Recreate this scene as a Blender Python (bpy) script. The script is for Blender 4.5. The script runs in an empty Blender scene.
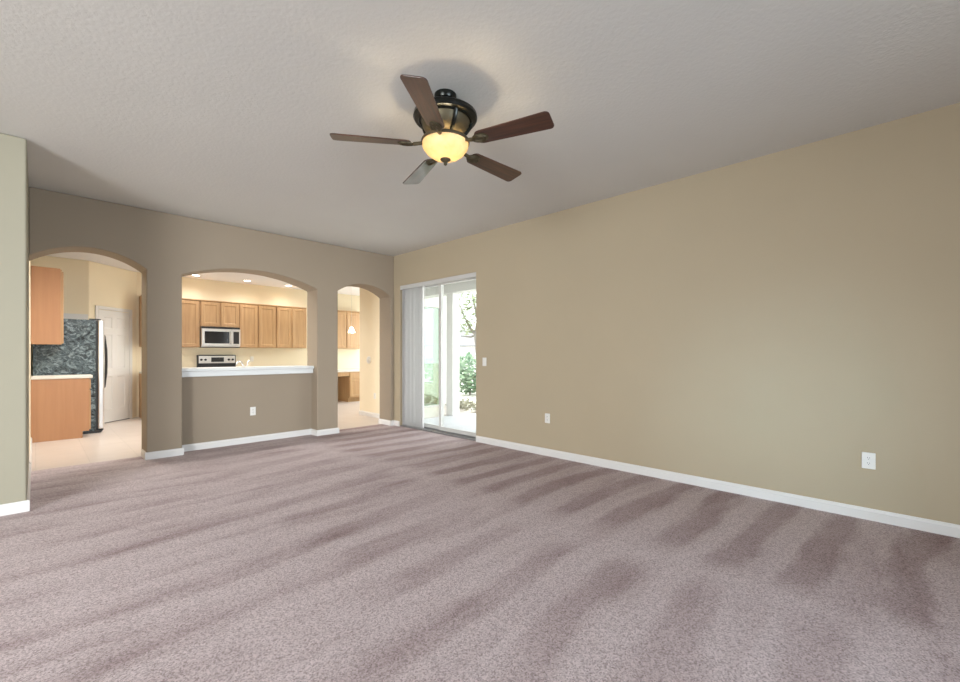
import bpy, bmesh, math, random
from mathutils import Vector, Matrix
R = math.radians
scene = bpy.context.scene
col = scene.collection
random.seed(7)

# ------------------------------------------------------------------ camera
cam_d = bpy.data.cameras.new('camera')
cam = bpy.data.objects.new('camera', cam_d)
col.objects.link(cam)
cam_d.sensor_width = 36.0
cam_d.lens = 433.0 / 960.0 * 36.0
cam_d.shift_y = 12.8 / 960.0
cam_d.clip_start = 0.02
cam.location = (0, 0, 1.28)
cam.rotation_euler = (R(90), 0, R(-45.744))
scene.camera = cam

# ------------------------------------------------------------------ exposure
vs = scene.view_settings
vs.view_transform = 'Standard'
vs.look = 'None'
vs.gamma = 1.0
vs.use_curve_mapping = False
vs.exposure = 0.08

# ------------------------------------------------------------------ sky
world = bpy.data.worlds.new('sky')
scene.world = world
world.use_nodes = True
wn = world.node_tree.nodes
wl = world.node_tree.links
wn.clear()
w_out = wn.new('ShaderNodeOutputWorld')
w_bg = wn.new('ShaderNodeBackground')
w_bg.inputs['Color'].default_value = (0.90, 0.96, 1.0, 1)
w_bg.inputs['Strength'].default_value = 4.2
wl.new(w_bg.outputs[0], w_out.inputs['Surface'])

sun_d = bpy.data.lights.new('sun', 'SUN')
sun_d.energy = 3.0
sun_d.angle = R(3)
sun_d.color = (1, .96, .9)
sun = bpy.data.objects.new('sun', sun_d)
sun.rotation_euler = (R(38), 0, R(150))
col.objects.link(sun)


def area(name, loc, direction, sx, sy, energy, color, spread=180):
    d = bpy.data.lights.new(name, 'AREA')
    d.shape = 'RECTANGLE'
    d.size = sx
    d.size_y = sy
    d.energy = energy
    d.color = color
    d.spread = R(spread)
    o = bpy.data.objects.new(name, d)
    o.location = loc
    o.rotation_euler = Vector(direction).to_track_quat('-Z', 'Z').to_euler()
    col.objects.link(o)
    return o


DAY = (0.70, 0.84, 1.0)
# daylight coming in through the windows of the room behind the camera
area('rear_window_daylight', (1.4, -3.32, 1.5), (0.08, 1, -0.02), 2.3, 1.9, 46, DAY, 80)
area('side_window_daylight', (-4.5, 0.3, 1.4), (1, 0.84, -0.20), 2.4, 1.9, 195, (0.93, 0.97, 1.0), 104)
area('entry_window_daylight', (-4.5, -2.0, 1.1), (1, 0.306, -0.045), 0.6, 1.0, 3.2, (0.55, 0.80, 1.0), 17)
# added kitchen fill, set at an unseen window put into the nook
area('nook_fill_light', (7.02, 9.7, 1.5), (-1, 0, -0.05), 2.0, 1.8, 26, (0.97, 0.98, 1.0))

# ------------------------------------------------------------------ materials


def mat(name, color, rough=0.6, metal=0.0, spec=0.5, coat=0.0, emit=None, emit_s=0.0):
    m = bpy.data.materials.new(name)
    m.use_nodes = True
    b = m.node_tree.nodes['Principled BSDF']
    b.inputs['Base Color'].default_value = (*color, 1)
    b.inputs['Roughness'].default_value = rough
    b.inputs['Metallic'].default_value = metal
    b.inputs['Specular IOR Level'].default_value = spec
    if coat:
        b.inputs['Coat Weight'].default_value = coat
        b.inputs['Coat Roughness'].default_value = 0.12
    if emit:
        b.inputs['Emission Color'].default_value = (*emit, 1)
        b.inputs['Emission Strength'].default_value = emit_s
    return m


def nodes_of(m):
    nt = m.node_tree
    return nt, nt.nodes, nt.links, nt.nodes['Principled BSDF']


def coords(nt, scale=(1, 1, 1), rot=(0, 0, 0)):
    tc = nt.nodes.new('ShaderNodeNewGeometry')
    mp = nt.nodes.new('ShaderNodeMapping')
    mp.inputs['Scale'].default_value = scale
    mp.inputs['Rotation'].default_value = rot
    nt.links.new(tc.outputs['Position'], mp.inputs['Vector'])
    return mp.outputs['Vector']


def noise(nt, vec, scale, detail=3.0, rough=0.5):
    n = nt.nodes.new('ShaderNodeTexNoise')
    n.inputs['Scale'].default_value = scale
    n.inputs['Detail'].default_value = detail
    n.inputs['Roughness'].default_value = rough
    if vec is not None:
        nt.links.new(vec, n.inputs['Vector'])
    return n.outputs['Fac']


def ramp(nt, fac, stops):
    r = nt.nodes.new('ShaderNodeValToRGB')
    el = r.color_ramp.elements
    while len(el) < len(stops):
        el.new(0.5)
    for e, (p, c) in zip(el, stops):
        e.position = p
        e.color = (*c, 1)
    nt.links.new(fac, r.inputs['Fac'])
    return r.outputs['Color']


def mixc(nt, fac, a, b, mode='MIX'):
    x = nt.nodes.new('ShaderNodeMix')
    x.data_type = 'RGBA'
    x.blend_type = mode
    for s, v in ((x.inputs['Factor'], fac), (x.inputs['A'], a), (x.inputs['B'], b)):
        if isinstance(v, (float, int)):
            s.default_value = v
        elif isinstance(v, tuple):
            s.default_value = (*v, 1)
        else:
            nt.links.new(v, s)
    return x.outputs['Result']


def bump(nt, fac, strength, dist, b):
    n = nt.nodes.new('ShaderNodeBump')
    n.inputs['Strength'].default_value = strength
    n.inputs['Distance'].default_value = dist
    nt.links.new(fac, n.inputs['Height'])
    nt.links.new(n.outputs['Normal'], b.inputs['Normal'])


def paint(name, color, scale=90, strength=0.12, rough=0.75):
    m = mat(name, color, rough, spec=0.3)
    nt, n, l, b = nodes_of(m)
    f = noise(nt, coords(nt), scale, 3)
    bump(nt, f, strength, 0.004, b)
    g = noise(nt, coords(nt), 1.6, 2)
    c = mixc(nt, g, tuple(x * 0.97 for x in color), tuple(min(1, x * 1.03) for x in color))
    l.new(c, b.inputs['Base Color'])
    return m


def wood(name, c1, c2, scale=(28, 28, 1.6), rough=0.42, coat=0.0):
    m = mat(name, c1, rough, coat=coat)
    nt, n, l, b = nodes_of(m)
    f = noise(nt, coords(nt, scale), 1.0, 5, 0.6)
    g = noise(nt, coords(nt, (1.3, 1.3, .5)), 2.0, 2)
    c = ramp(nt, f, [(0.30, c1), (0.72, c2)])
    c = mixc(nt, g, c, tuple(x * .9 for x in c1), 'MIX') if False else c
    l.new(c, b.inputs['Base Color'])
    bump(nt, f, 0.05, 0.002, b)
    return m


M = {}
M['beige'] = paint('beige wall paint', (0.455, 0.378, 0.262))
M['pale'] = paint('beige paint with daylight tint', (0.35, 0.325, 0.245))  # beige wall tone with the cool daylight put into its colour
M['taupe'] = paint('taupe accent paint', (0.325, 0.262, 0.192))
M['cream'] = paint('cream kitchen paint', (0.86, 0.755, 0.56))
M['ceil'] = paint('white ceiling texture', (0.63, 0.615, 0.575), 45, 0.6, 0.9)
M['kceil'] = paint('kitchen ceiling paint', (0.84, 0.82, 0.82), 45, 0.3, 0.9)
M['white'] = mat('white trim paint', (0.74, 0.72, 0.69), 0.4)
M['stucco'] = paint('white exterior stucco', (0.68, 0.67, 0.65), 60, .4)
M['plastic'] = mat('white plastic', (0.78, 0.76, 0.71), 0.35)
M['slot'] = mat('dark slot', (0.05, 0.05, 0.055), 0.5)
M['maple'] = wood('honey maple', (0.44, 0.255, 0.12), (0.56, 0.355, 0.18))
M['panel'] = wood('maple veneer side', (0.44, 0.215, 0.095), (0.51, 0.265, 0.125), (14, 14, .8))
M['steel'] = mat('brushed stainless steel', (0.68, 0.67, 0.65), 0.32, 1.0)
M['blackgloss'] = mat('black glass', (0.012, 0.012, 0.014), 0.12)
M['black'] = mat('black plastic', (0.015, 0.015, 0.016), 0.4)
M['counter'] = mat('pale laminate counter', (0.76, 0.73, 0.67), 0.35)
M['bar'] = mat('white bar ledge', (0.74, 0.75, 0.73), 0.35)
M['chrome'] = mat('chrome', (0.7, 0.7, 0.7), 0.15, 1.0)
M['alu'] = mat('white aluminium frame', (0.60, 0.59, 0.56), 0.4)
M['track'] = mat('grey aluminium track', (0.32, 0.32, 0.32), 0.4, 0.6)
M['vane'] = mat('vinyl blind vane', (0.68, 0.66, 0.64), 0.5)
M['patio'] = paint('pale concrete patio', (0.58, 0.585, 0.60), 30, .3)
M['lawn'] = paint('sunlit pale ground', (0.66, 0.64, 0.56), 14, .4)
M['bark'] = paint('grey bark', (0.20, 0.19, 0.17), 20, .6)
M['rooftile'] = paint('grey shingles', (0.22, 0.22, 0.23), 12, .6)
M['bronze'] = mat('oil rubbed bronze', (0.020, 0.021, 0.018), 0.28, 0.75)
M['antique'] = mat('antique bronze', (0.10, 0.08, 0.045), 0.5, 0.6)


def leafy(name, a, b2):
    m = mat(name, a, .6)
    nt, n, l, b = nodes_of(m)
    f = noise(nt, coords(nt), 7, 2)
    l.new(ramp(nt, f, [(.35, a), (.65, b2)]), b.inputs['Base Color'])
    return m


M['leaf'] = leafy('shrub leaves', (0.10, 0.20, 0.11), (0.26, 0.36, 0.22))
M['leaf2'] = leafy('tree leaves', (0.18, 0.24, 0.12), (0.36, 0.40, 0.24))
M['hedge'] = leafy('low hedge leaves', (0.20, 0.19, 0.12), (0.34, 0.32, 0.22))

# carpet: speckled pile with vacuum strokes running away from the long wall
m = M['carpet'] = mat('cut pile carpet', (.4, .35, .33), 0.95, spec=0.1)
nt, n, l, b = nodes_of(m)
fine = noise(nt, coords(nt), 75, 3, 0.8)
mid = noise(nt, coords(nt), 36, 3, 0.6)
wob = noise(nt, coords(nt, (0.9, 0.9, 1)), 1.0, 2)
geo = nt.nodes.new('ShaderNodeNewGeometry')
sep = nt.nodes.new('ShaderNodeSeparateXYZ')
l.new(geo.outputs['Position'], sep.inputs[0])


def math_n(op, a, b2=None, clamp=False):
    x = nt.nodes.new('ShaderNodeMath')
    x.operation = op
    x.use_clamp = clamp
    for i, v in enumerate((a, b2)):
        if v is None:
            continue
        if isinstance(v, (int, float)):
            x.inputs[i].default_value = v
        else:
            nt.links.new(v, x.inputs[i])
    return x.outputs[0]


def lanes(freq, seed, wob_amp, rag_amp, xlen, power):
    """vacuum lanes along x: each lane dark on one edge, its depth changing from stroke to stroke"""
    wv = noise(nt, coords(nt, (0.45, 0.9, 1)), 1.0 + seed * .13, 2)
    rg = noise(nt, coords(nt, (2.2, 9.0, 1)), 1.0 + seed * .2, 4, .7)
    yv = math_n('ADD', sep.outputs['Y'], math_n('MULTIPLY', wv, wob_amp))
    yv = math_n('MULTIPLY', math_n('ADD', yv, math_n('MULTIPLY', rg, rag_amp)), freq)
    lane = math_n('FLOOR', yv)
    fr_ = math_n('FRACT', yv)
    up = math_n('MULTIPLY', fr_, 7.0, True)
    dn = math_n('POWER', math_n('SUBTRACT', 1.0, fr_), power)
    cm = nt.nodes.new('ShaderNodeCombineXYZ')
    l.new(math_n('MULTIPLY', sep.outputs['X'], xlen), cm.inputs['X'])
    l.new(math_n('ADD', math_n('MULTIPLY', lane, 3.71), seed * 11.3), cm.inputs['Y'])
    am = noise(nt, cm.outputs[0], 1.0, 2, .6)
    am = math_n('MULTIPLY', math_n('SUBTRACT', am, 0.41), 4.5, True)
    return math_n('MULTIPLY', math_n('MULTIPLY', up, dn), am)


d1 = lanes(2.3, 1, .5, .16, .75, 2.2)
d2 = lanes(3.9, 2, .5, .12, .9, 2.6)
wv = noise(nt, coords(nt, (0.5, 1.1, 1)), 1.3, 2)
rg = noise(nt, coords(nt, (2.5, 10, 1)), 1.0, 4, .7)
xw = math_n('ADD', sep.outputs['X'], math_n('MULTIPLY', wob, .5))


def mask(x0, x1):
    up_ = math_n('MULTIPLY', math_n('SUBTRACT', xw, x0), 4.0, True)
    if x1 is None:
        return up_
    return math_n('MULTIPLY', up_, math_n('MULTIPLY', math_n('SUBTRACT', x1, xw), 4.0, True))


def strips(freq, shift, slant, x0, x1):
    yv = math_n('ADD', sep.outputs['Y'], math_n('MULTIPLY', wv, .35))
    yv = math_n('ADD', yv, math_n('MULTIPLY', rg, .13))
    yv = math_n('ADD', yv, math_n('MULTIPLY', sep.outputs['X'], slant))
    yv = math_n('ADD', math_n('MULTIPLY', yv, freq), shift)
    tri = math_n('ABSOLUTE', math_n('SUBTRACT', math_n('FRACT', yv), 0.5))
    e_ = math_n('MULTIPLY', math_n('SUBTRACT', tri, 0.20), 7.0, True)
    return math_n('MULTIPLY', e_, mask(x0, x1))


r1 = strips(2.5, .0, .06, 3.0, None)
r2 = strips(2.2, .37, -.10, 1.5, 2.95)
big = noise(nt, coords(nt, (0.5, 0.7, 1)), 1.0, 3)
dk_ = math_n('ADD', math_n('MULTIPLY', d1, .95), math_n('MULTIPLY', d2, .6))
left_ = math_n('SUBTRACT', 1.0, math_n('MULTIPLY', mask(1.7, None), .45))
dk_ = math_n('MULTIPLY', dk_, left_)
vary = math_n('ADD', .35, math_n('MULTIPLY', math_n('SUBTRACT', noise(nt, coords(nt, (.8, 1.1, 1)), 1.2, 2), .3), 1.5, True))
dk_ = math_n('ADD', dk_, math_n('MULTIPLY', math_n('MULTIPLY', r1, vary), .75))
dk_ = math_n('ADD', dk_, math_n('MULTIPLY', math_n('MULTIPLY', r2, vary), .55))
dk_ = math_n('ADD', dk_, math_n('MULTIPLY', mask(3.0, None), .12))
dk_ = math_n('ADD', dk_, math_n('MULTIPLY', math_n('SUBTRACT', big, .50), .5))
dk_ = math_n('MULTIPLY', dk_, 1.0, True)
base = mixc(nt, dk_, (0.555, 0.472, 0.470), (0.31, 0.230, 0.228))
vo = nt.nodes.new('ShaderNodeTexVoronoi')
vo.inputs['Scale'].default_value = 165
l.new(coords(nt), vo.inputs['Vector'])
sv = nt.nodes.new('ShaderNodeSeparateColor')
l.new(vo.outputs['Color'], sv.inputs[0])
grain = math_n('ADD', math_n('MULTIPLY', sv.outputs[0], .6), math_n('MULTIPLY', fine, .4))
spk = ramp(nt, grain, [(0.12, (0.52, 0.49, 0.48)), (0.45, (0.97, 0.97, 0.97)), (0.88, (1.36, 1.36, 1.38))])
c = mixc(nt, 1.0, base, spk, 'MULTIPLY')
l.new(c, b.inputs['Base Color'])
bump(nt, grain, 0.35, 0.008, b)

# kitchen floor tile
m = M['tile'] = mat('cream floor tile', (.6, .55, .48), 0.35)
nt, n, l, b = nodes_of(m)
br = nt.nodes.new('ShaderNodeTexBrick')
br.offset = 0.0
br.inputs['Scale'].default_value = 1.0
br.inputs['Brick Width'].default_value = 0.45
br.inputs['Row Height'].default_value = 0.45
br.inputs['Mortar Size'].default_value = 0.006
br.inputs['Color1'].default_value = (0.60, 0.52, 0.455, 1)
br.inputs['Color2'].default_value = (0.55, 0.47, 0.41, 1)
br.inputs['Mortar'].default_value = (0.46, 0.40, 0.34, 1)
l.new(coords(nt), br.inputs['Vector'])
cl = noise(nt, coords(nt), 5, 4)
l.new(mixc(nt, cl, br.outputs['Color'], (0.64, 0.57, 0.52)), b.inputs['Base Color'])

# refrigerator side: glossy black pebbled enamel, bluish window reflections painted in as swirls
m = M['fridge'] = mat('black enamel with painted reflections', (0.04, 0.05, 0.055), 0.25)
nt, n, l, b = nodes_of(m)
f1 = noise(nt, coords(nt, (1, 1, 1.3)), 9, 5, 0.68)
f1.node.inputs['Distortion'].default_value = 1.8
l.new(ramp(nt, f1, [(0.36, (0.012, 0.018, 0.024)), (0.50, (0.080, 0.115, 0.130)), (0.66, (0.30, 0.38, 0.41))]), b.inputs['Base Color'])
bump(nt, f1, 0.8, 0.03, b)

# dark walnut fan blade
m = M['walnut'] = mat('dark walnut', (0.06, 0.03, 0.02), 0.38, coat=0.6)
nt, n, l, b = nodes_of(m)
tc = nt.nodes.new('ShaderNodeTexCoord')
mp = nt.nodes.new('ShaderNodeMapping')
mp.inputs['Scale'].default_value = (2.5, 45, 20)
l.new(tc.outputs['Object'], mp.inputs['Vector'])
f = noise(nt, mp.outputs['Vector'], 1.0, 4, 0.6)
l.new(ramp(nt, f, [(0.3, (0.022, 0.007, 0.003)), (0.7, (0.085, 0.028, 0.012))]), b.inputs['Base Color'])

# glass
m = M['glass'] = bpy.data.materials.new('clear window glass')
m.use_nodes = True
nt = m.node_tree
nt.nodes.clear()
o_ = nt.nodes.new('ShaderNodeOutputMaterial')
tr = nt.nodes.new('ShaderNodeBsdfTransparent')
tr.inputs['Color'].default_value = (0.97, 0.975, 0.965, 1)
gl = nt.nodes.new('ShaderNodeBsdfGlossy')
gl.inputs['Roughness'].default_value = 0.02
mx = nt.nodes.new('ShaderNodeMixShader')
mx.inputs[0].default_value = 0.06
nt.links.new(tr.outputs[0], mx.inputs[1])
nt.links.new(gl.outputs[0], mx.inputs[2])
nt.links.new(mx.outputs[0], o_.inputs['Surface'])

m = M['tinted'] = M['glass'].copy()  # green of the reflected garden is put into the glass colour
m.name = 'glass with painted reflection'
for q in m.node_tree.nodes:
    if q.type == 'MIX_SHADER':
        q.inputs[0].default_value = 0.18
    if q.type == 'BSDF_TRANSPARENT':
        q.inputs['Color'].default_value = (0.62, 0.74, 0.66, 1)
    if q.type == 'BSDF_GLOSSY':
        q.inputs['Color'].default_value = (0.84, 0.95, 0.88, 1)
# alabaster lamp bowl
m = M['bowl'] = bpy.data.materials.new('alabaster lamp glass')
m.use_nodes = True
nt = m.node_tree
nt.nodes.clear()
o_ = nt.nodes.new('ShaderNodeOutputMaterial')
tl = nt.nodes.new('ShaderNodeBsdfTranslucent')
tl.inputs['Color'].default_value = (0.50, 0.395, 0.23, 1)
df = nt.nodes.new('ShaderNodeBsdfPrincipled')
df.inputs['Roughness'].default_value = 0.25
v = noise(nt, coords(nt), 9, 4, .6)
nt.links.new(ramp(nt, v, [(.35, (0.85, .66, .38)), (.65, (.98, .88, .66))]), df.inputs['Base Color'])
em = nt.nodes.new('ShaderNodeEmission')
nt.links.new(ramp(nt, v, [(.35, (1.0, .66, .28)), (.65, (1.0, .83, .50))]), em.inputs['Color'])
em.inputs['Strength'].default_value = 0.12
m1 = nt.nodes.new('ShaderNodeMixShader')
m1.inputs[0].default_value = 0.45
a1 = nt.nodes.new('ShaderNodeAddShader')
nt.links.new(tl.outputs[0], m1.inputs[1])
nt.links.new(df.outputs[0], m1.inputs[2])
nt.links.new(m1.outputs[0], a1.inputs[0])
nt.links.new(em.outputs[0], a1.inputs[1])
nt.links.new(a1.outputs[0], o_.inputs['Surface'])
M['canlens'] = mat('lit lamp lens', (1, 1, 1), .5, emit=(1, .93, .80), emit_s=9)
M['shade'] = mat('lit frosted glass shade', (1, 1, 1), .5, emit=(1, .9, .72), emit_s=5)

# ------------------------------------------------------------------ mesh helpers


class MB:
    """collects boxes, prisms, tubes and lathes into one mesh"""

    def __init__(self, T=None):
        self.bm = bmesh.new()
        self.T = T or Matrix.Identity(4)

    def _v(self, p):
        return self.bm.verts.new(self.T @ Vector(p))

    def box(self, x0, x1, y0, y1, z0, z1):
        v = [self._v(p) for p in ((x0, y0, z0), (x1, y0, z0), (x1, y1, z0), (x0, y1, z0),
                                  (x0, y0, z1), (x1, y0, z1), (x1, y1, z1), (x0, y1, z1))]
        for f in ((3, 2, 1, 0), (4, 5, 6, 7), (0, 1, 5, 4), (1, 2, 6, 5), (2, 3, 7, 6), (3, 0, 4, 7)):
            self.bm.faces.new([v[i] for i in f])
        return self

    def prism(self, pts, axis, a, b):
        """extrude a 2-D outline along an axis; pts are the two other coordinates in xyz order"""
        def mk(p, t):
            return {'x': (t, p[0], p[1]), 'y': (p[0], t, p[1]), 'z': (p[0], p[1], t)}[axis]
        A = [self._v(mk(p, a)) for p in pts]
        B = [self._v(mk(p, b)) for p in pts]
        self.bm.faces.new(A)
        self.bm.faces.new(B[::-1])
        n_ = len(pts)
        for i in range(n_):
            j = (i + 1) % n_
            self.bm.faces.new((A[j], A[i], B[i], B[j]))
        return self

    def lathe(self, prof, c=(0, 0, 0), seg=32, cap=True):
        rings = []
        for r, z in prof:
            rings.append([self._v((c[0] + r * math.cos(2 * math.pi * k / seg), c[1] + r * math.sin(2 * math.pi * k / seg), c[2] + z)) for k in range(seg)])
        for a, b2 in zip(rings, rings[1:]):
            for k in range(seg):
                j = (k + 1) % seg
                self.bm.faces.new((a[k], a[j], b2[j], b2[k]))
        if cap:
            self.bm.faces.new(rings[0][::-1])
            self.bm.faces.new(rings[-1])
        return self

    def tube(self, path, r, seg=10):
        P = [Vector(p) for p in path]
        rr = r if isinstance(r, (list, tuple)) else [r] * len(P)
        rings = []
        for i, p in enumerate(P):
            d = (P[min(i + 1, len(P) - 1)] - P[max(i - 1, 0)]).normalized()
            u = d.orthogonal().normalized() if i == 0 else (u - d * u.dot(d)).normalized()
            w = d.cross(u)
            rings.append([self._v(p + (u * math.cos(2 * math.pi * k / seg) + w * math.sin(2 * math.pi * k / seg)) * rr[i]) for k in range(seg)])
        for a, b2 in zip(rings, rings[1:]):
            for k in range(seg):
                j = (k + 1) % seg
                self.bm.faces.new((a[k], a[j], b2[j], b2[k]))
        self.bm.faces.new(rings[0][::-1])
        self.bm.faces.new(rings[-1])
        return self

    def panel(self, x0, x1, z0, z1, yf, t, rects, depth=0.008, slope=0.012):
        """a slab whose front (at y = yf, facing -y) has recessed rectangles with sloped edges"""
        xs = sorted({x0, x1, *[r_[0] for r_ in rects], *[r_[1] for r_ in rects]})
        zs = sorted({z0, z1, *[r_[2] for r_ in rects], *[r_[3] for r_ in rects]})
        vd = {}

        def V(x, y, z):
            k = (round(x, 5), round(y, 5), round(z, 5))
            if k not in vd:
                vd[k] = self._v((x, y, z))
            return vd[k]
        for i in range(len(xs) - 1):
            for j in range(len(zs) - 1):
                a, b2, c_, d = xs[i], xs[i + 1], zs[j], zs[j + 1]
                cx, cz = (a + b2) / 2, (c_ + d) / 2
                if any(r_[0] < cx < r_[1] and r_[2] < cz < r_[3] for r_ in rects):
                    continue
                self.bm.faces.new((V(a, yf, c_), V(b2, yf, c_), V(b2, yf, d), V(a, yf, d)))
        for (a, b2, c_, d) in rects:
            s = slope
            o4 = [(a, yf, c_), (b2, yf, c_), (b2, yf, d), (a, yf, d)]
            i4 = [(a + s, yf + depth, c_ + s), (b2 - s, yf + depth, c_ + s), (b2 - s, yf + depth, d - s), (a + s, yf + depth, d - s)]
            for k in range(4):
                q = (k + 1) % 4
                self.bm.faces.new((V(*o4[k]), V(*o4[q]), V(*i4[q]), V(*i4[k])))
            self.bm.faces.new([V(*p) for p in i4])
        # sides and back
        bk = [V(x0, yf + t, z0), V(x1, yf + t, z0), V(x1, yf + t, z1), V(x0, yf + t, z1)]
        self.bm.faces.new(bk[::-1])
        bot = [V(x, yf, z0) for x in xs]
        top = [V(x, yf, z1) for x in xs]
        lef = [V(x0, yf, z) for z in zs]
        rig = [V(x1, yf, z) for z in zs]
        self.bm.faces.new(bot[::-1] + [bk[0], bk[1]])
        self.bm.faces.new(top + [bk[2], bk[3]])
        self.bm.faces.new(lef + [bk[3], bk[0]])
        self.bm.faces.new(rig[::-1] + [bk[1], bk[2]])
        return self


def origin_of(o):
    while o is not None and o.parent is not None:
        o = o.parent
    return Vector(o.location) if o is not None else Vector((0, 0, 0))


def obj(name, mb, material, parent=None, smooth=False, bevel=0.0, segs=2, angle=35, origin=None):
    bmesh.ops.recalc_face_normals(mb.bm, faces=mb.bm.faces)
    org = origin_of(parent) if parent else (Vector(origin) if origin else Vector((0, 0, 0)))
    if org.length:
        bmesh.ops.translate(mb.bm, verts=mb.bm.verts, vec=-org)
    me = bpy.data.meshes.new(name)
    mb.bm.to_mesh(me)
    mb.bm.free()
    mats = material if isinstance(material, list) else [material]
    for x in mats:
        me.materials.append(x)
    if smooth:
        for p in me.polygons:
            p.use_smooth = True
    o = bpy.data.objects.new(name, me)
    col.objects.link(o)
    if parent:
        o.parent = parent
    elif origin:
        o.location = org
    if bevel:
        md = o.modifiers.new('bevel', 'BEVEL')
        md.width = bevel
        md.segments = segs
        md.limit_method = 'ANGLE'
        md.angle_limit = R(angle)
    return o


def auto_smooth(o, deg=40):
    for p in o.data.polygons:
        p.use_smooth = True
    o.data.set_sharp_from_angle(angle=R(deg))
    return o


def struct(name, mb, material, **k):
    o = obj(name, mb, material, **k)
    o['kind'] = 'structure'
    return o


def tag(o, label, cat, group=None):
    o['label'] = label
    o['category'] = cat
    if group:
        o['group'] = group
    return o


def thing(name, label, cat, loc, group=None):
    o = bpy.data.objects.new(name, None)
    o.empty_display_size = 0.1
    o.location = loc
    col.objects.link(o)
    return tag(o, label, cat, group)


def sgroup(name, loc):
    o = bpy.data.objects.new(name, None)
    o.empty_display_size = 0.1
    o.location = loc
    col.objects.link(o)
    o['kind'] = 'structure'
    return o


def two_tone(o, second, test):
    o.data.materials.append(second)
    for p in o.data.polygons:
        if test(p.normal, p.center):
            p.material_index = 1


def local(px, py, ang):
    return Matrix.Translation((px, py, 0)) @ Matrix.Rotation(ang, 4, 'Z')


# ------------------------------------------------------------------ the shell
H, KH = 3.03, 2.93
XR, YB, YK = 4.49, 6.53, 6.90
XL, YN = -4.6, 5.10
YR = -3.4
KB = 11.08

struct('floor', MB().box(XL - .15, XR + .02, YR - .15, 6.80, -0.06, 0.0), M['carpet'])
struct('floor_kitchen', MB().box(-.2, 7.25, 6.80, KB + .15, -0.06, 0.0), M['tile'])
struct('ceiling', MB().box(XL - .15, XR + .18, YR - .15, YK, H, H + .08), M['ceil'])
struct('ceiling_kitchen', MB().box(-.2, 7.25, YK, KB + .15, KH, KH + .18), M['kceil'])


def arc(x0, x1, zs, za, n_=24):
    w = (x1 - x0) / 2
    h = za - zs
    r = (w * w + h * h) / (2 * h)
    cx, cz = (x0 + x1) / 2, za - r
    a0 = math.asin(w / r)
    return [(cx + r * math.sin(-a0 + 2 * a0 * k / n_), cz + r * math.cos(-a0 + 2 * a0 * k / n_)) for k in range(n_ + 1)]


AL = (-0.05, 0.935)
AP = (1.296, 3.066)
AR = (3.412, 4.42)
out = [(XR, H), (AL[0], H)]
out += arc(*AL, 2.30, 2.472)
out += [(AL[1], 0), (AP[0], 0)] + arc(*AP, 2.285, 2.458) + [(AP[1], 0), (AR[0], 0)] + arc(*AR, 2.30, 2.458) + [(AR[1], 0), (XR, 0)]
wb = struct('wall_back', MB().prism(out, 'y', YB, YK), M['taupe'], bevel=.014, segs=3, angle=60)
two_tone(wb, M['cream'], lambda nn, c: nn.y > 0.9)
struct('wall_back_half', MB().box(AP[0], AP[1], 6.73, 6.88, 0, 0.975), M['taupe'])
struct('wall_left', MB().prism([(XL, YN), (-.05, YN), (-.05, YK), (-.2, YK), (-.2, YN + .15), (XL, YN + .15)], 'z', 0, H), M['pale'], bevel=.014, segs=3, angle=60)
struct('wall_kitchen_left', MB().box(-.2, -.05, YK, KB, 0, KH), M['cream'])
struct('wall_kitchen_back', MB().box(-.2, 7.25, KB, KB + .15, 0, KH), M['cream'])
struct('wall_kitchen_right', MB().box(7.1, 7.25, 8.21, 8.6, 0, KH).box(7.1, 7.25, 10.8, KB, 0, KH).box(7.1, 7.25, 8.6, 10.8, 0, .5).box(7.1, 7.25, 8.6, 10.8, 2.5, KH), M['cream'])
struct('wall_pantry', MB().prism([(-.05, 10.31), (.66, 10.31), (1.43, KB), (-.05, KB)], 'z', 0, KH), M['cream'], bevel=.012, segs=2, angle=40)
# right wall with the opening of the sliding door
D0, D1, DZ = 4.455, 6.35, 2.478
mb = MB().box(XR, XR + .18, YR, D0, 0, H).box(XR, XR + .18, D0, D1, DZ, H).box(XR, XR + .18, D1, 6.75, 0, H)
wr = struct('wall_right', mb, M['beige'])
two_tone(wr, M['stucco'], lambda nn, c: nn.x > 0.9)
wnk = struct('wall_nook', MB().prism([(XR, 6.75), (4.93, 6.75), (4.93, 8.21), (4.78, 8.21), (4.78, YK), (XR, YK)], 'z', 0, H), M['cream'])
two_tone(wnk, M['stucco'], lambda nn, c: nn.x > 0.9 or (nn.y < -.9))
N0, N1 = 5.45, 6.98
mb = MB().box(4.93, N0, 8.06, 8.21, 0, H).box(N0, N1, 8.06, 8.21, 2.45, H).box(N1, 7.25, 8.06, 8.21, 0, H)
wne = struct('wall_nook_outer', mb, M['cream'])
two_tone(wne, M['stucco'], lambda nn, c: nn.y < -0.9)


def holed(axis, a, b2, u0, u1, holes):
    mb_ = MB()

    def bx(p, q, z0, z1):
        if axis == 'y':
            mb_.box(p, q, a, b2, z0, z1)
        else:
            mb_.box(a, b2, p, q, z0, z1)
    u = u0
    for (p, q, z0, z1) in holes:
        bx(u, p, 0, H)
        bx(p, q, 0, z0)
        bx(p, q, z1, H)
        u = q
    bx(u, u1, 0, H)
    return mb_


struct('wall_rear', holed('y', YR - .15, YR, XL - .15, XR + .18, [(.2, 2.6, .55, 2.45)]), M['beige'])
struct('wall_side', holed('x', XL - .15, XL, YR, YN + .15, [(-2.4, -1.6, .5, 1.7), (-.95, 1.55, .45, 2.35)]), M['beige'])


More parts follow.
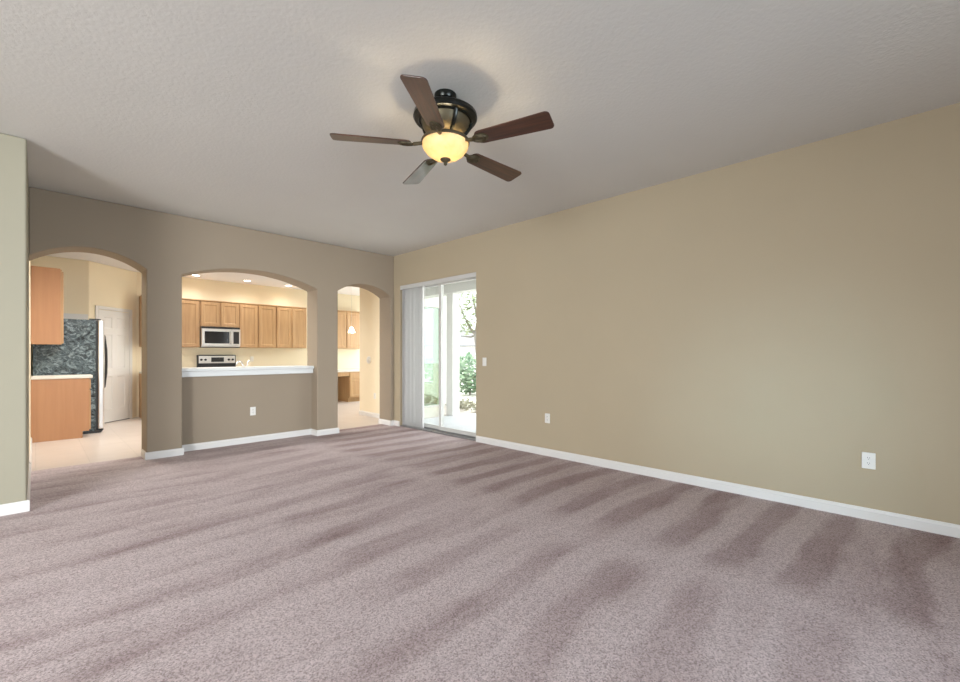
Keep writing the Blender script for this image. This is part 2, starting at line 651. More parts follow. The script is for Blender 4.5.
def plain_window(name, axis, at, p, q, z0, z1, nx):
    g = sgroup(name, ((p + q) / 2, at, z0) if axis == 'y' else (at, (p + q) / 2, z0))
    f = MB()

    def bx(a, b2, c_, d):
        if axis == 'y':
            f.box(a, b2, at - .03, at + .03, c_, d)
        else:
            f.box(at - .03, at + .03, a, b2, c_, d)
    w = .05
    bx(p, p + w, z0, z1)
    bx(q - w, q, z0, z1)
    bx(p + w, q - w, z0, z0 + w)
    bx(p + w, q - w, z1 - w, z1)
    for k in range(1, nx):
        x = p + (q - p) * k / nx
        bx(x - .025, x + .025, z0 + w, z1 - w)
    obj('window_frame', f, M['alu'], g)


plain_window('window_1', 'y', YR - .10, .2, 2.6, .55, 2.45, 2)
plain_window('window_2', 'x', XL - .10, -.95, 1.55, .45, 2.35, 2)
plain_window('window_added', 'x', 7.18, 8.6, 10.8, .5, 2.5, 2)  # unseen window, added to bring more light into the kitchen
plain_window('window_3', 'x', XL - .10, -2.4, -1.6, .5, 1.7, 1)

# baseboards
BH, BT = 0.088, 0.016


def bprof(mb_, axis, a, b2, at, sgn):
    """a moulded skirting: axis it runs along, from a to b2, wall plane at, facing sgn"""
    t = BT
    pts = [(at, 0), (at + sgn * t, 0), (at + sgn * t, BH - .022), (at + sgn * t * .55, BH - .010), (at + sgn * t * .4, BH), (at, BH)]
    if axis == 'y':
        mb_.prism(pts, 'y', a, b2)
    else:
        mb_.prism(pts, 'x', a, b2)


mb = MB()
bprof(mb, 'y', YR, D0 - .01, XR, -1)
bprof(mb, 'y', D1 + .01, YB, XR, -1)
struct('baseboard_right', mb, M['white'])
mb = MB()
bprof(mb, 'x', AL[1] - BT, AP[0] + BT, YB, -1)
bprof(mb, 'x', AP[0], AP[1], 6.73, -1)
bprof(mb, 'x', AP[1] - BT, AR[0] + BT, YB, -1)
bprof(mb, 'x', AR[1] - BT, XR - BT, YB, -1)
bprof(mb, 'y', YB, 6.80, AL[1], -1)
bprof(mb, 'y', YB, 6.73, AP[0], 1)
bprof(mb, 'y', YB, 6.73, AP[1], -1)
bprof(mb, 'y', YB, 6.80, AR[0], 1)
bprof(mb, 'y', YB, YK, AR[1], -1)
struct('baseboard_back', mb, M['white'])
mb = MB()
bprof(mb, 'x', XL, -.05 + BT, YN, -1)
bprof(mb, 'y', YN, 6.80, -.05, 1)
struct('baseboard_left', mb, M['white'])
mb = MB()
bprof(mb, 'y', YK, 8.21, 4.78, -1)
bprof(mb, 'x', AR[1], 4.78, YK, 1)
bprof(mb, 'y', YK, 8.94, -.05, 1)
struct('baseboard_kitchen', mb, M['white'])
mb = MB()
bprof(mb, 'x', XL, XR, YR, 1)
bprof(mb, 'y', YR, YN, XL, 1)
struct('baseboard_rear', mb, M['white'])
# pale board on the alcove wall just above the refrigerator
struct('trim_1', MB().box(-.05, .645, 10.285, 10.31, 1.85, 1.975), M['white'])

# ------------------------------------------------------------------ bar ledge
bar = thing('bar_ledge', 'white breakfast bar ledge on the taupe half wall of the pass-through', 'counter', (2.18, 6.8, .975))
obj('countertop', MB().box(AP[0] + .002, AP[1] - .002, 6.63, 7.08, 1.045, 1.09), M['bar'], bar, bevel=.012, segs=3)
obj('apron', MB().box(AP[0] + .002, AP[1] - .002, 6.665, 6.9, .976, 1.045), M['bar'], bar, bevel=.006)

# ------------------------------------------------------------------ sliding door to the patio
sd = sgroup('door_1', (4.57, 5.4, 0))
f = MB()
f.box(4.575, 4.66, D0, D0 + .03, 0, DZ)
f.box(4.575, 4.66, D1 - .03, D1, 0, DZ)
f.box(4.575, 4.66, D0 + .03, D1 - .03, DZ - .035, DZ)
obj('door_frame', f, M['alu'], sd)
obj('track', MB().box(4.50, 4.665, D0 + .0005, D1 - .0005, 0, .022).box(4.59, 4.597, D0 + .04, D1 - .04, .022, .04).box(4.634, 4.641, D0 + .04, D1 - .04, .022, .04), M['track'], sd)


def sash(par, y0, y1, x, z0, z1, wl_, wr_, handle=False):
    s = MB()
    s.box(x - .016, x + .016, y0, y0 + wl_, z0, z1)
    s.box(x - .016, x + .016, y1 - wr_, y1, z0, z1)
    s.box(x - .016, x + .016, y0 + wl_, y1 - wr_, z0, z0 + .06)
    s.box(x - .016, x + .016, y0 + wl_, y1 - wr_, z1 - .045, z1)
    so = obj('sash', s, M['alu'], par, bevel=.003)
    obj('glass_pane', MB().box(x - .003, x + .003, y0 + wl_, y1 - wr_, z0 + .06, z1 - .045), M['glass'], so)
    if handle:
        obj('pull', MB().box(x - .03, x - .016, y1 - .035, y1 - .02, .95, 1.15), M['alu'], so, bevel=.004)
    return so


sash(sd, D0 + .032, 5.40, 4.598, .04, DZ - .036, .03, .055)
sash(sd, 5.36, D1 - .032, 4.637, .04, DZ - .036, .06, .05)

vb = thing('vertical_blinds', 'white vertical blinds bunched at the left end of the sliding patio door', 'blinds', (4.535, 5.4, 2.477))
obj('valance', MB().box(4.496, 4.508, D0 + .002, D1 - .002, 2.408, 2.4775), M['alu'], vb, bevel=.003)
obj('headrail', MB().box(4.515, 4.555, D0 + .003, D1 - .003, 2.435, 2.4765), M['alu'], vb)
vm = MB()
random.seed(3)
nv = 15
for k in range(nv):
    y = 5.75 + (6.315 - 5.75) * k / (nv - 1)
    an = R(62 + random.uniform(-7, 7))
    pts = []
    for s in range(5):
        u = -0.044 + 0.088 * s / 4
        c_ = .007 * (1 - (u / .044) ** 2)
        pts.append((4.538 + u * math.sin(an) * .9 + c_ * math.cos(an), y + u * math.cos(an) - c_ * math.sin(an)))
    back = [(p[0] + .0012, p[1] - .0008) for p in pts[::-1]]
    vm.prism(pts + back, 'z', .03, 2.434)
obj('vanes', vm, M['vane'], vb)
obj('wand', MB().tube([(4.528, 5.69, 2.434), (4.526, 5.695, 1.0)], .005, 8), M['alu'], vb)

# ------------------------------------------------------------------ pantry door on the angled wall
ang = math.atan2(KB - 10.31, 1.43 - .66)
T = local(.66, 10.31, ang)
pd = sgroup('door_2', tuple(T @ Vector((.53, -.02, 0))))
s0, s1, dz = .175, .885, 2.09
cs = MB(T)
cs.box(s0 - .062, s0, -.022, -.002, 0, dz + .062)
cs.box(s1, s1 + .062, -.022, -.002, 0, dz + .062)
cs.box(s0, s1, -.022, -.002, dz, dz + .062)
obj('casing', cs, M['white'], pd, bevel=.005)
rects = []
wd = (s1 - s0 - .016)
a0 = s0 + .008
st_ = .105
pw = (wd - 3 * st_) / 2
for i in range(2):
    xa = a0 + st_ + i * (pw + st_)
    rects += [(xa, xa + pw, .24, .86), (xa, xa + pw, 1.00, 1.64), (xa, xa + pw, 1.75, 1.96)]
obj('door_leaf', MB(T).panel(a0, a0 + wd, .012, dz - .009, -.016, .012, rects, .009, .018), M['white'], pd)

obj('gap_shade', MB(T).box(s0 + .001, s1 - .001, -.015, -.001, 0, .011), M['slot'], pd)  # dark strip painted as the shade in the gap under the leaf

# nook door seen through the patio glass
nd = sgroup('door_3', (6.65, 8.13, 0))
f = MB()
f.box(N0, N0 + .05, 8.08, 8.18, 0, 2.45).box(N1 - .05, N1, 8.08, 8.18, 0, 2.45).box(N0 + .05, N1 - .05, 8.08, 8.18, 2.40, 2.45).box(N0 + .05, N1 - .05, 8.08, 8.18, 0, .04)
f.box(6.17, 6.25, 8.10, 8.16, .04, 2.40)
obj('door_frame', f, M['alu'], nd)
obj('glass_pane', MB().box(N0 + .05, 6.17, 8.127, 8.133, .04, 2.40).box(6.25, N1 - .05, 8.127, 8.133, .04, 2.40), M['tinted'], nd)

# ------------------------------------------------------------------ ceiling fan
FX, FY, FZ = 1.935, 2.212, 2.688
fan = thing('ceiling_fan', 'five-blade walnut and bronze ceiling fan with a lit glass bowl', 'ceiling fan', (FX, FY, H))
C0 = (FX, FY, 0)
auto_smooth(obj('canopy', MB().lathe([(.074, 3.03), (.075, 3.012), (.066, 2.993), (.048, 2.985), (.03, 2.982)], C0), M['bronze'], fan), 30)
auto_smooth(obj('downrod', MB().lathe([(.022, 2.988), (.022, 2.9346)], C0, 20), M['bronze'], fan))
auto_smooth(obj('motor_housing', MB().lathe([(.03, 2.95), (.075, 2.9449), (.135, 2.9295), (.185, 2.912), (.213, 2.8935), (.216, 2.8709), (.207, 2.8575), (.185, 2.8544), (.178, 2.8483), (.14, 2.8472)], C0, 48), M['bronze'], fan), 30)
auto_smooth(obj('lower_housing', MB().lathe([(.165, 2.8483), (.158, 2.8215), (.135, 2.7856), (.105, 2.7619), (.09, 2.7547), (.09, 2.7445), (.03, 2.7393)], C0, 48), M['antique'], fan), 30)
for k in range(5):
    a_ = R(143.8 + 36 + 72 * k)
    rb = MB().tube([(FX + .176 * math.cos(a_), FY + .176 * math.sin(a_), 2.8544), (FX + .168 * math.cos(a_), FY + .168 * math.sin(a_), 2.8215), (FX + .140 * math.cos(a_), FY + .140 * math.sin(a_), 2.7825), (FX + .10 * math.cos(a_), FY + .10 * math.sin(a_), 2.7547)], .013, 8)
    auto_smooth(obj('rib', rb, M['bronze'], fan))
auto_smooth(obj('lamp_stem', MB().lathe([(.028, 2.7414), (.028, 2.7291), (.014, 2.7188), (.008, 2.6057)], C0, 20), M['antique'], fan))
bp = [(.155, 2.7034), (.157, 2.6931), (.150, 2.6695), (.128, 2.6396), (.092, 2.6129), (.048, 2.5965), (.012, 2.5924)]
bi = [(r_ - .005 if r_ > .02 else r_, z_ + .004) for r_, z_ in bp[::-1]]
auto_smooth(obj('lamp_bowl', MB().lathe(bp + bi, C0, 48, cap=False), M['bowl'], fan), 60)
auto_smooth(obj('bowl_rim', MB().lathe([(.153, 2.7013), (.162, 2.7013), (.164, 2.7106), (.160, 2.7208), (.152, 2.7229), (.151, 2.7106), (.153, 2.7013)], C0, 48, cap=False), M['antique'], fan), 50)
auto_smooth(obj('finial', MB().lathe([(.008, 2.6109), (.036, 2.5985), (.034, 2.5883), (.020, 2.58), (.010, 2.5708), (.013, 2.5646), (.009, 2.5564), (.003, 2.5523)], C0, 20), M['antique'], fan), 50)
br3 = obj('bracket', MB().box(FX - .155, FX + .155, FY - .006, FY + .006, 2.7054, 2.7157), M['antique'], fan)
# one blade with its iron, then copies
bl = bmesh.new()
o2 = []
r0, r1 = .231, .743


def hw(r_):
    return .058 + (.074 - .058) * (r_ - r0) / (r1 - r0)


def corner(cx, cy, rad, a_from, a_to, n_=6):
    return [(cx + rad * math.cos(R(a_from + (a_to - a_from) * k / n_)), cy + rad * math.sin(R(a_from + (a_to - a_from) * k / n_))) for k in range(n_ + 1)]


w1, w0 = hw(r1), hw(r0)
o2 += corner(r1 - .028, w1 - .028, .028, 90, 0)[::-1][::-1]
o2 += corner(r1 - .028, -w1 + .028, .028, 0, -90)
o2 += corner(r0 + .04, -w0 + .04, .04, -90, -180)
o2 += corner(r0 + .04, w0 - .04, .04, 180, 90)
pm = Matrix.Rotation(R(-12), 4, 'X')
bmb = MB(pm).prism(o2, 'z', -.004, .004)
blade = obj('blade', bmb, M['walnut'], bevel=.0015)
blade.location = (0, 0, FZ - H)
blade.rotation_euler = (0, 0, R(143.8))
blade.parent = fan
ib = MB(pm)
ell = [(.262 + .058 * math.cos(2 * math.pi * k / 24), .040 * math.sin(2 * math.pi * k / 24)) for k in range(24)]
ib.prism(ell, 'z', -.010, -.004)
for q, (ra, rb_) in enumerate(((.046, .030), (.030, .018))):
    ib.tube([(.262 + ra * math.cos(2 * math.pi * k / 20), rb_ * math.sin(2 * math.pi * k / 20), -.011) for k in range(21)], .004, 6)
ib.tube([(.215, 0, -.006), (.165, 0, .004), (.12, 0, .030), (.085, 0, .040)], [.013, .012, .011, .011], 8)
iron = obj('blade_iron', ib, M['antique'])
auto_smooth(iron, 40)
iron.parent = blade
for k in range(1, 5):
    b2 = blade.copy()
    b2.rotation_euler = (0, 0, R(143.8 + 72 * k))
    col.objects.link(b2)
    b2.parent = fan
    i2 = iron.copy()
    col.objects.link(i2)
    i2.parent = b2
pl = bpy.data.lights.new('fan_bulb', 'POINT')
pl.energy = 12
pl.color = (1, .84, .60)
pl.shadow_soft_size = .045
plo = bpy.data.objects.new('fan_bulb', pl)
plo.location = (FX, FY, 2.6623)
col.objects.link(plo)

# ------------------------------------------------------------------ plates on the walls


def outlet(T_, label, name='wall_outlet', w=.075, h=.12, kind='duplex'):
    loc = T_ @ Vector((0, 0, 0))
    cat = 'light switch' if kind == 'switch' else 'outlet'
    g = thing(name, label, cat, loc)
    obj('cover_plate', MB(T_).box(-w / 2, w / 2, -.006, 0, -h / 2, h / 2), M['plastic'], g, bevel=.003)
    if kind == 'duplex':
        for s in (-1, 1):
            e = [(.017 * math.cos(2 * math.pi * k / 20), s * .0205 + max(-.0135, min(.0135, .017 * math.sin(2 * math.pi * k / 20)))) for k in range(20)]
            rc = obj('receptacle', MB(T_).prism(e, 'y', -.0085, -.006), M['plastic'], g)
            z = s * .0205
            obj('slots', MB(T_).box(-.0075, -.005, -.0092, -.0085, z - .001, z + .008).box(.005, .0075, -.0092, -.0085, z - .001, z + .008).box(-.0025, .0025, -.0092, -.0085, z - .010, z - .006), M['slot'], rc)
    else:
        obj('toggle', MB(T_).box(-.016, .016, -.011, -.006, -.033, .033), M['plastic'], g, bevel=.003)
    return g


def on_right(y, z):
    return Matrix.Translation((XR, y, z)) @ Matrix.Rotation(R(-90), 4, 'Z')


def on_back(x, y, z):
    return Matrix.Translation((x, y, z))


outlet(on_right(.184, .455), 'white duplex outlet low on the beige wall, farthest from the sliding door', w=.08, h=.125)
outlet(on_right(3.19, .47), 'small white outlet low on the beige wall, nearer the sliding door')
outlet(on_back(2.195, 6.73, .45), 'white outlet on the taupe half wall below the bar ledge')
outlet(on_right(4.283, 1.165), 'white light switch on the beige wall beside the sliding door', 'light_switch', kind='switch')
outlet(on_back(3.59, KB, 1.16), 'white outlet on the cream backsplash right of the range')
NW = Matrix.Translation((4.78, 7.62, .43)) @ Matrix.Rotation(R(-90), 4, 'Z')
outlet(NW, 'white outlet low on the cream wall beyond the right arch')
th = thing('thermostat', 'round white thermostat on the cream wall beyond the right arch', 'thermostat', (4.78, 7.84, 1.152))
TH = Matrix.Translation((4.78, 7.84, 1.152)) @ Matrix.Rotation(R(-90), 4, 'Y')
auto_smooth(obj('dial_base', MB(TH).lathe([(.075, 0.0), (.075, .012), (.068, .018)], seg=32), M['plastic'], th), 40)
auto_smooth(obj('dial', MB(TH).lathe([(.045, .018), (.045, .030), (.038, .034)], seg=32), M['white'], th), 40)

# ------------------------------------------------------------------ kitchen


def cab_door(par, T_, x0, x1, z0, z1, yf=-.02, mat_=None):
    fw = min(.058, (x1 - x0) * .2)
    return obj('door', MB(T_).panel(x0, x1, z0, z1, yf, .019, [(x0 + fw, x1 - fw, z0 + fw, z1 - fw)], .008, .010), mat_ or M['maple'], par, bevel=.0025, segs=1)


UY, BY = 10.77, 10.47
UZ0, UZ1 = 1.42, 2.43


def upper(x0, x1, z0, z1, nd_, label):
    g = thing('wall_cabinet', label, 'cabinet', ((x0 + x1) / 2, KB - .16, z0))
    obj('carcass', MB().box(x0 + .0015, x1 - .0015, UY, KB - .002, z0, z1), M['maple'], g)
    w = (x1 - x0) / nd_
    for k in range(nd_):
        cab_door(g, Matrix.Translation((0, UY, 0)), x0 + k * w + .014, x0 + (k + 1) * w - .014, z0 + .014, z1 - .03)
    obj('crown', MB().prism([(UY - .001, z1 - .018), (UY - .022, z1 - .005), (UY - .022, z1 + .012), (KB - .002, z1 + .012), (KB - .002, z1 + .0005), (UY - .001, z1 + .0005)], 'x', x0 + .0015, x1 - .0015), M['maple'], g)
    return g


upper(1.46, 1.97, UZ0, UZ1, 1, 'maple wall cabinet glimpsed past the left arch, right of the white door')
upper(1.97, 2.455, UZ0, UZ1, 1, 'tall maple wall cabinet immediately left of the microwave')
upper(2.46, 3.22, 1.875, UZ1, 2, 'short two-door maple wall cabinet above the microwave')
upper(3.22, 3.625, UZ0, UZ1, 1, 'tall single-door maple wall cabinet immediately right of the microwave')
upper(3.625, 4.03, UZ0, UZ1, 1, 'single-door maple wall cabinet, second to the right of the microwave')
upper(4.03, 4.77, UZ0, UZ1, 2, 'two-door maple wall cabinet at the right jamb of the pass-through')
upper(5.30, 5.87, UZ0, UZ1, 1, 'maple wall cabinet over the desk, left of the pendant lamp')
upper(5.87, 6.44, UZ0, UZ1, 1, 'maple wall cabinet behind the pendant lamp, ending at the cream wall')


def base(x0, x1, ztop, nd_, label, drawers=True, y0=BY, name='base_cabinet'):
    g = thing(name, label, 'cabinet', ((x0 + x1) / 2, KB - .3, 0))
    obj('carcass', MB().box(x0 + .0015, x1 - .0015, y0, KB - .002, .10, ztop), M['maple'], g)
    obj('toe_kick', MB().box(x0 + .0015, x1 - .0015, y0 + .06, KB - .002, 0, .10), M['maple'], g)
    w = (x1 - x0) / nd_
    for k in range(nd_):
        a, b_ = x0 + k * w + .014, x0 + (k + 1) * w - .014
        if drawers:
            cab_door(g, Matrix.Translation((0, y0, 0)), a, b_, .12, ztop - .19)
            obj('drawer', MB(Matrix.Translation((0, y0, 0))).box(a, b_, -.02, -.001, ztop - .17, ztop - .02), M['maple'], g, bevel=.003)
        else:
            cab_door(g, Matrix.Translation((0, y0, 0)), a, b_, .12, ztop - .02)
    return g


base(1.46, 2.455, .88, 2, 'maple base cabinet glimpsed past the left arch, right of the white door')
base(3.225, 4.77, .88, 3, 'maple base cabinets right of the range, behind the bar ledge')
tag(obj('kitchen_countertop', MB().box(1.46, 2.455, BY - .03, KB - .003, .881, .92), M['counter'], bevel=.006, origin=(1.95, 10.8, .881)), 'pale countertop left of the range, on the base cabinet glimpsed past the left arch', 'countertop')
tag(obj('kitchen_countertop', MB().box(3.225, 4.77, BY - .03, KB - .003, .881, .92), M['counter'], bevel=.006, origin=(4.0, 10.8, .881)), 'pale countertop right of the range, behind the bar ledge', 'countertop')
# desk beyond the right arch
base(5.79, 6.44, .80, 1, 'maple desk cabinet under the pale desk top beyond the right arch', drawers=True)
dk = thing('desk_top', 'pale built-in desk top beyond the right arch, with maple apron over the knee space', 'desk', (5.8, 10.8, .801))
obj('top', MB().box(5.10, 6.45, BY - .03, KB - .003, .801, .845), M['counter'], dk, bevel=.006)
obj('apron', MB().box(5.10, 5.788, BY, BY + .02, .69, .8005), M['maple'], dk)
obj('end_panel', MB().box(5.10, 5.12, BY + .0205, KB - .003, 0, .8005), M['maple'], dk)

# microwave
X0, X1 = 2.465, 3.215
mw = thing('microwave', 'stainless over-the-range microwave under the short maple cabinet', 'microwave', (2.84, 10.88, 1.44))
my = 10.70
obj('body', MB().box(X0, X1, my, KB - .003, 1.43, 1.868), M['steel'], mw, bevel=.004)
obj('vent_grille', MB().box(X0, X1, my - .018, my - .0005, 1.825, 1.868), M['black'], mw, bevel=.002)
dr = obj('door', MB().box(X0, X0 + .575, my - .035, my - .0005, 1.45, 1.824), M['steel'], mw, bevel=.006)
obj('window', MB().box(X0 + .055, X0 + .53, my - .038, my - .0352, 1.505, 1.765), M['blackgloss'], dr, bevel=.002)
obj('handle', MB().tube([(X0 + .555, my - .036, 1.50), (X0 + .555, my - .07, 1.52), (X0 + .555, my - .075, 1.64), (X0 + .555, my - .07, 1.76), (X0 + .555, my - .036, 1.78)], .011, 10), M['steel'], dr, smooth=True)
cp = obj('control_panel', MB().box(X0 + .578, X1, my - .035, my - .0005, 1.45, 1.824), M['steel'], mw, bevel=.004)
obj('keypad', MB().box(X0 + .61, X1 - .025, my - .0375, my - .0352, 1.50, 1.77), M['black'], cp)
obj('bottom_lip', MB().box(X0, X1, my - .02, my + .2, 1.415, 1.4295), M['black'], mw)

# range
rg = thing('range', 'stainless range with black glass cooktop below the microwave', 'stove', (2.84, 10.75, 0))
RX0, RX1 = 2.462, 3.218
obj('body', MB().box(RX0, RX1, BY - .01, KB - .01, .03, .905), M['steel'], rg, bevel=.004)
obj('cooktop', MB().box(RX0, RX1, BY - .04, 10.985, .9055, .925), M['blackgloss'], rg, bevel=.004)
bg = obj('backguard', MB().prism([(10.985, .9055), (KB - .01, .9055), (KB - .01, 1.255), (11.0, 1.255), (10.985, 1.24)], 'x', RX0, RX1), M['black'], rg, bevel=.004)
obj('control_fascia', MB().box(RX0 + .02, RX1 - .02, 10.978, 10.9848, 1.07, 1.235), M['steel'], bg, bevel=.002)
obj('display', MB().box(2.72, 2.97, 10.9745, 10.978, 1.10, 1.20), M['black'], bg)
for x in (2.53, 2.61, 3.07, 3.15):
    KT = Matrix.Translation((x, 10.978, 1.15)) @ Matrix.Rotation(R(90), 4, 'X')
    obj('knob', MB(KT).lathe([(.024, 0), (.022, .022), (.016, .026)], seg=16), M['black'], bg, smooth=False)
od = obj('oven_door', MB().box(RX0 + .01, RX1 - .01, BY - .05, BY - .0105, .22, .80), M['steel'], rg, bevel=.006)
obj('oven_window', MB().box(RX0 + .12, RX1 - .12, BY - .053, BY - .0502, .35, .65), M['blackgloss'], od)
obj('oven_handle', MB().tube([(RX0 + .06, BY - .05, .74), (RX0 + .06, BY - .09, .74), (RX1 - .06, BY - .09, .74), (RX1 - .06, BY - .05, .74)], .011, 8), M['steel'], od, smooth=True)
obj('drawer', MB().box(RX0 + .01, RX1 - .01, BY - .04, BY - .0105, .05, .205), M['steel'], rg, bevel=.004)

# peninsula behind the half wall, with the faucet whose tip shows over the bar
pn = thing('peninsula_cabinet', 'sink counter standing behind the taupe half wall, under the chrome faucet', 'cabinet', (2.18, 7.2, 0))
obj('carcass', MB().box(AP[0] + .1, AP[1] - .05, 6.882, 7.45, 0, .88), M['maple'], pn)
obj('countertop', MB().box(AP[0] + .1, AP[1] - .05, 6.882, 7.49, .8805, .92), M['counter'], pn, bevel=.005)
fc = thing('faucet', 'low chrome kitchen faucet peeking over the bar ledge', 'faucet', (2.25, 7.28, .92))
auto_smooth(obj('base', MB().lathe([(.03, .9205), (.03, .935), (.02, .945), (.018, 1.02)], (2.25, 7.28, 0), 20), M['chrome'], fc), 40)
obj('spout', MB().tube([(2.25, 7.28, 1.00), (2.235, 7.282, 1.10), (2.21, 7.29, 1.155), (2.18, 7.30, 1.165), (2.155, 7.31, 1.14), (2.15, 7.312, 1.11)], .013, 10), M['chrome'], fc, smooth=True)
obj('lever', MB().tube([(2.25, 7.28, 1.02), (2.29, 7.29, 1.10), (2.325, 7.295, 1.165)], [.013, .010, .012], 10), M['chrome'], fc, smooth=True)

# left run: upper and base cabinet seen from the end, refrigerator behind
LY0, LY1 = 8.95, 9.27
lu = thing('wall_cabinet', 'end-on maple wall cabinet inside the left arch, above the counter', 'cabinet', (.11, 9.11, 1.42))
obj('carcass', MB().box(-.048, .258, LY0, LY1, 1.42, 2.545), M['panel'], lu, bevel=.002)
obj('face_frame', MB().box(.2585, .272, LY0, LY1, 1.42, 2.53), M['maple'], lu)
obj('door', MB().box(.273, .292, LY0 + .012, LY1 - .012, 1.435, 2.50), M['maple'], lu, bevel=.003)
lb = thing('base_cabinet', 'end-on maple base cabinet inside the left arch, before the refrigerator', 'cabinet', (.27, 9.11, 0))
obj('carcass', MB().prism([(-.048, 0), (.50, 0), (.50, .10), (.575, .10), (.575, .905), (-.048, .905)], 'y', LY0, LY1), M['panel'], lb, bevel=.002)
obj('door', MB().box(.576, .595, LY0 + .012, LY1 - .012, .12, .72), M['maple'], lb, bevel=.003)
obj('drawer', MB().box(.576, .595, LY0 + .012, LY1 - .012, .74, .89), M['maple'], lb, bevel=.003)
tag(obj('kitchen_countertop', MB().box(-.048, .615, LY0 - .012, LY1 + .01, .906, .955), M['counter'], bevel=.008, origin=(.27, 9.11, .906)), 'short pale countertop inside the left arch, in front of the refrigerator', 'countertop')

fr_ = thing('refrigerator', 'black and stainless refrigerator inside the left arch, before the white door', 'refrigerator', (.3, 9.75, 0))
FY0, FY1 = 9.31, 10.22
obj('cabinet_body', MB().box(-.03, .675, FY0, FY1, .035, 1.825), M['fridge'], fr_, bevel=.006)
obj('gasket', MB().box(.6755, .70, FY0 + .012, FY1 - .012, .06, 1.82), M['black'], fr_)
fmid = FY0 + .42
for (ya, yb, hy_) in ((FY0, fmid - .003, fmid - .06), (fmid + .003, FY1, fmid + .06)):
    d_ = obj('door', MB().box(.7005, .785, ya, yb, .06, 1.83), M['steel'], fr_, bevel=.022, segs=4)
    obj('handle', MB().tube([(.785, hy_, 1.62), (.815, hy_, 1.58), (.838, hy_, 1.35), (.842, hy_, 1.15), (.838, hy_, .95), (.815, hy_, .72), (.785, hy_, .68)], .014, 10), M['black'], d_, smooth=True)
obj('hinge_cap', MB().box(.60, .74, FY0 + .01, FY0 + .07, 1.8255, 1.845), M['black'], fr_, bevel=.004)
obj('toe_grille', MB().prism([(.45, .005), (.74, .005), (.775, .055), (.45, .0345)], 'y', FY0 + .005, FY1 - .005), M['black'], fr_)

# recessed lights
cans = [(2.345, 10.60, 'recessed ceiling light at the left of the pass-through arch, over the tall cabinet'),
        (3.325, 10.56, 'recessed ceiling light in the middle of the pass-through arch'),
        (4.26, 10.60, 'recessed ceiling light at the right of the pass-through arch')]
for (x, y, lab) in cans:
    g = thing('recessed_light', lab, 'ceiling light', (x, y, KH), 'recessed lights in the kitchen ceiling')
    auto_smooth(obj('trim_ring', MB().lathe([(.095, KH - .0005), (.095, KH - .006), (.072, KH - .009), (.072, KH - .0005)], (x, y, 0), 28, cap=False), M['white'], g), 30)
    obj('lens', MB().lathe([(.072, KH - .001), (.072, KH - .004)], (x, y, 0), 28), M['canlens'], g)
for i, (x, y) in enumerate([(2.345, 10.60), (3.325, 10.56), (4.26, 10.60), (1.2, 8.6), (2.4, 8.5), (3.5, 8.7), (0.7, 7.6), (2.0, 7.6), (2.9, 7.7)]):  # spots listed after the recessed cans are added fill without fixtures
    d = bpy.data.lights.new('can_and_fill_light', 'SPOT')
    d.energy = 34 if i < 3 else (60 if i in (5, 8) else 88)
    d.color = (1, .98, .945)
    d.spot_size = R(150)
    d.spot_blend = .8
    d.shadow_soft_size = .07
    o = bpy.data.objects.new('can_and_fill_light', d)
    o.location = (x, y, KH - .02)
    col.objects.link(o)

# pendant in the nook
px_, py_, pz_ = 4.98, 8.90, 1.80
pg = thing('pendant_lamp', 'small lit bell-shaped pendant lamp seen through the right arch', 'pendant lamp', (px_, py_, KH))
auto_smooth(obj('lamp_shade', MB().lathe([(.022, .085), (.035, .07), (.05, .03), (.078, -.04), (.074, -.04), (.046, .03), (.031, .066), (.02, .08)], (px_, py_, pz_), 24, cap=False), M['shade'], pg), 50)
obj('rod', MB().lathe([(.002, pz_ + .085), (.002, KH - .03)], (px_, py_, 0), 8), M['alu'], pg)
auto_smooth(obj('canopy', MB().lathe([(.05, KH - .0005), (.05, KH - .02), (.01, KH - .03)], (px_, py_, 0), 24), M['alu'], pg), 40)
d = bpy.data.lights.new('pendant_bulb', 'POINT')
d.energy = 5
d.color = (1, .85, .62)
d.shadow_soft_size = .03
o = bpy.data.objects.new('pendant_bulb', d)
o.location = (px_, py_, pz_ - .05)
col.objects.link(o)

# ------------------------------------------------------------------ outdoors
struct('floor_patio', MB().box(XR + .18, 6.62, 1.5, 8.06, -.08, -.01), M['patio'])
struct('ground', MB().box(6.62, 60, -30, 60, -.12, -.04), M['lawn'])
struct('ceiling_patio', MB().box(XR + .18, 6.35, 1.5, 8.06, 2.80, 2.90), M['stucco'])
struct('beam_patio', MB().box(6.02, 6.28, 1.5, 8.06, 2.55, 2.80), M['stucco'])
struct('column_patio', MB().box(6.04, 6.24, 6.68, 6.88, -.01, 2.55), M['stucco'], bevel=.01)


def leaves(mb_, c, rad, n_, size, seed):
    rnd = random.Random(seed)
    for _ in range(n_):
        while True:
            p = Vector((rnd.uniform(-1, 1), rnd.uniform(-1, 1), rnd.uniform(-1, 1)))
            if p.length < 1 and p.length > .35:
                break
        q = Vector(c) + Vector((p.x * rad[0], p.y * rad[1], p.z * rad[2]))
        u = Vector((rnd.uniform(-1, 1), rnd.uniform(-1, 1), rnd.uniform(-.6, .6))).normalized()
        w = u.orthogonal().normalized()
        s = size * rnd.uniform(.6, 1.2)
        vs_ = [mb_.bm.verts.new(q + d_) for d_ in (u * s, w * s * .45, -u * s, -w * s * .45)]
        mb_.bm.faces.new(vs_)


def dirp(px, depth, z):
    """a point on the ground plan, seen at picture column px"""
    r_ = (px - 480) / 433.0
    a_ = R(45.744)
    return (depth * (math.sin(a_) + r_ * math.cos(a_)), depth * (math.cos(a_) - r_ * math.sin(a_)), z)


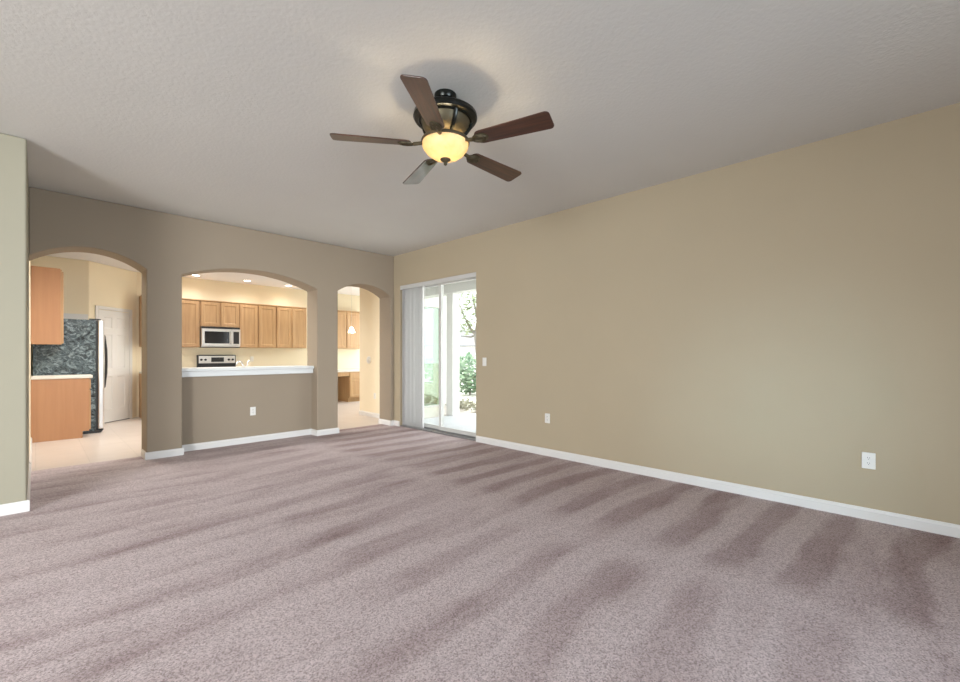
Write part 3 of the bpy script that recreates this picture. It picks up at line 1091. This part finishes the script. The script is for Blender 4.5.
# low hedge just past the patio
hx = thing('low_hedge', 'low brownish hedge past the edge of the patio slab', 'hedge', (6.95, 6.4, -.04))
mb = MB()
for k in range(9):
    leaves(mb, (6.95 + .12 * random.uniform(-1, 1), 5.2 + .3 * k, .07), (.22, .3, .17), 110, .05, 20 + k)
obj('foliage', mb, M['hedge'], hx)
for y in (5.3, 6.4, 7.4):
    obj('stem', MB().tube([(6.95, y, -.04), (6.95, y, .1)], .02, 6), M['bark'], hx)


def shrub(px, depth, h_, rad, n_, label, seed):
    c = dirp(px, depth, -.04)
    g = thing('shrub', label, 'shrub', c)
    mb_ = MB()
    leaves(mb_, (c[0], c[1], h_ * .52), (rad, rad, h_ * .5), n_, .10, seed)
    leaves(mb_, (c[0] + .2, c[1] - .3, h_ * .4), (rad * .7, rad * .7, h_ * .4), n_ // 2, .10, seed + 1)
    obj('foliage', mb_, M['leaf'], g)
    obj('stem', MB().tube([(c[0], c[1], -.04), (c[0] + .03, c[1], h_ * .6)], [.04, .02], 7), M['bark'], g)


shrub(470, 14.0, 1.28, .95, 900, 'round green shrub seen through the right glass panel of the sliding door', 51)
shrub(432, 17.0, 1.3, 1.0, 500, 'green shrub seen through the left glass panel of the sliding door', 61)

c = dirp(481, 17.0, -.04)
tg = thing('tree', 'leafy garden tree with grey branches beyond the patio', 'tree', c)
q1, q2, q3 = dirp(476, 17, 2.0), dirp(464, 17, 2.75), dirp(472, 17, 3.6)
tb = MB()
tb.tube([c, q1, dirp(478, 17, 2.6), q3], [.11, .08, .06, .03], 8)
tb.tube([q1, dirp(470, 17, 2.3), q2, dirp(459, 17, 3.3)], [.06, .05, .035, .02], 8)
tb.tube([q1, dirp(470, 17.3, 1.95), dirp(461, 17.5, 2.0)], [.05, .035, .02], 8)
obj('trunk', tb, M['bark'], tg)
mb = MB()
for k, (px, z, rr) in enumerate([(460, 2.9, .5), (468, 3.5, .6), (476, 3.2, .6), (484, 3.6, .8), (466, 2.3, .35), (476, 2.5, .4), (490, 2.8, .7), (470, 4.1, .7), (458, 3.7, .5)]):
    p = dirp(px, 17, z)
    leaves(mb, p, (rr, rr, rr * .8), 150, .085, 80 + k)
obj('foliage', mb, M['leaf2'], tg)

# neighbouring house
nh = thing('neighbour_house', 'white neighbouring house with grey roof beyond the garden', 'house', dirp(480, 34, -.04))
T = Matrix.Translation(dirp(480, 34, -.04)) @ Matrix.Rotation(R(-45.744), 4, 'Z')
obj('wall', MB(T).box(-9, 9, 0, 8, 0, 2.0), M['stucco'], nh)
obj('roof', MB(T).prism([(-.5, 1.98), (4, 3.4), (8.5, 1.98), (8.5, 1.9), (-.5, 1.9)], 'x', -9.5, 9.5), M['rooftile'], nh)
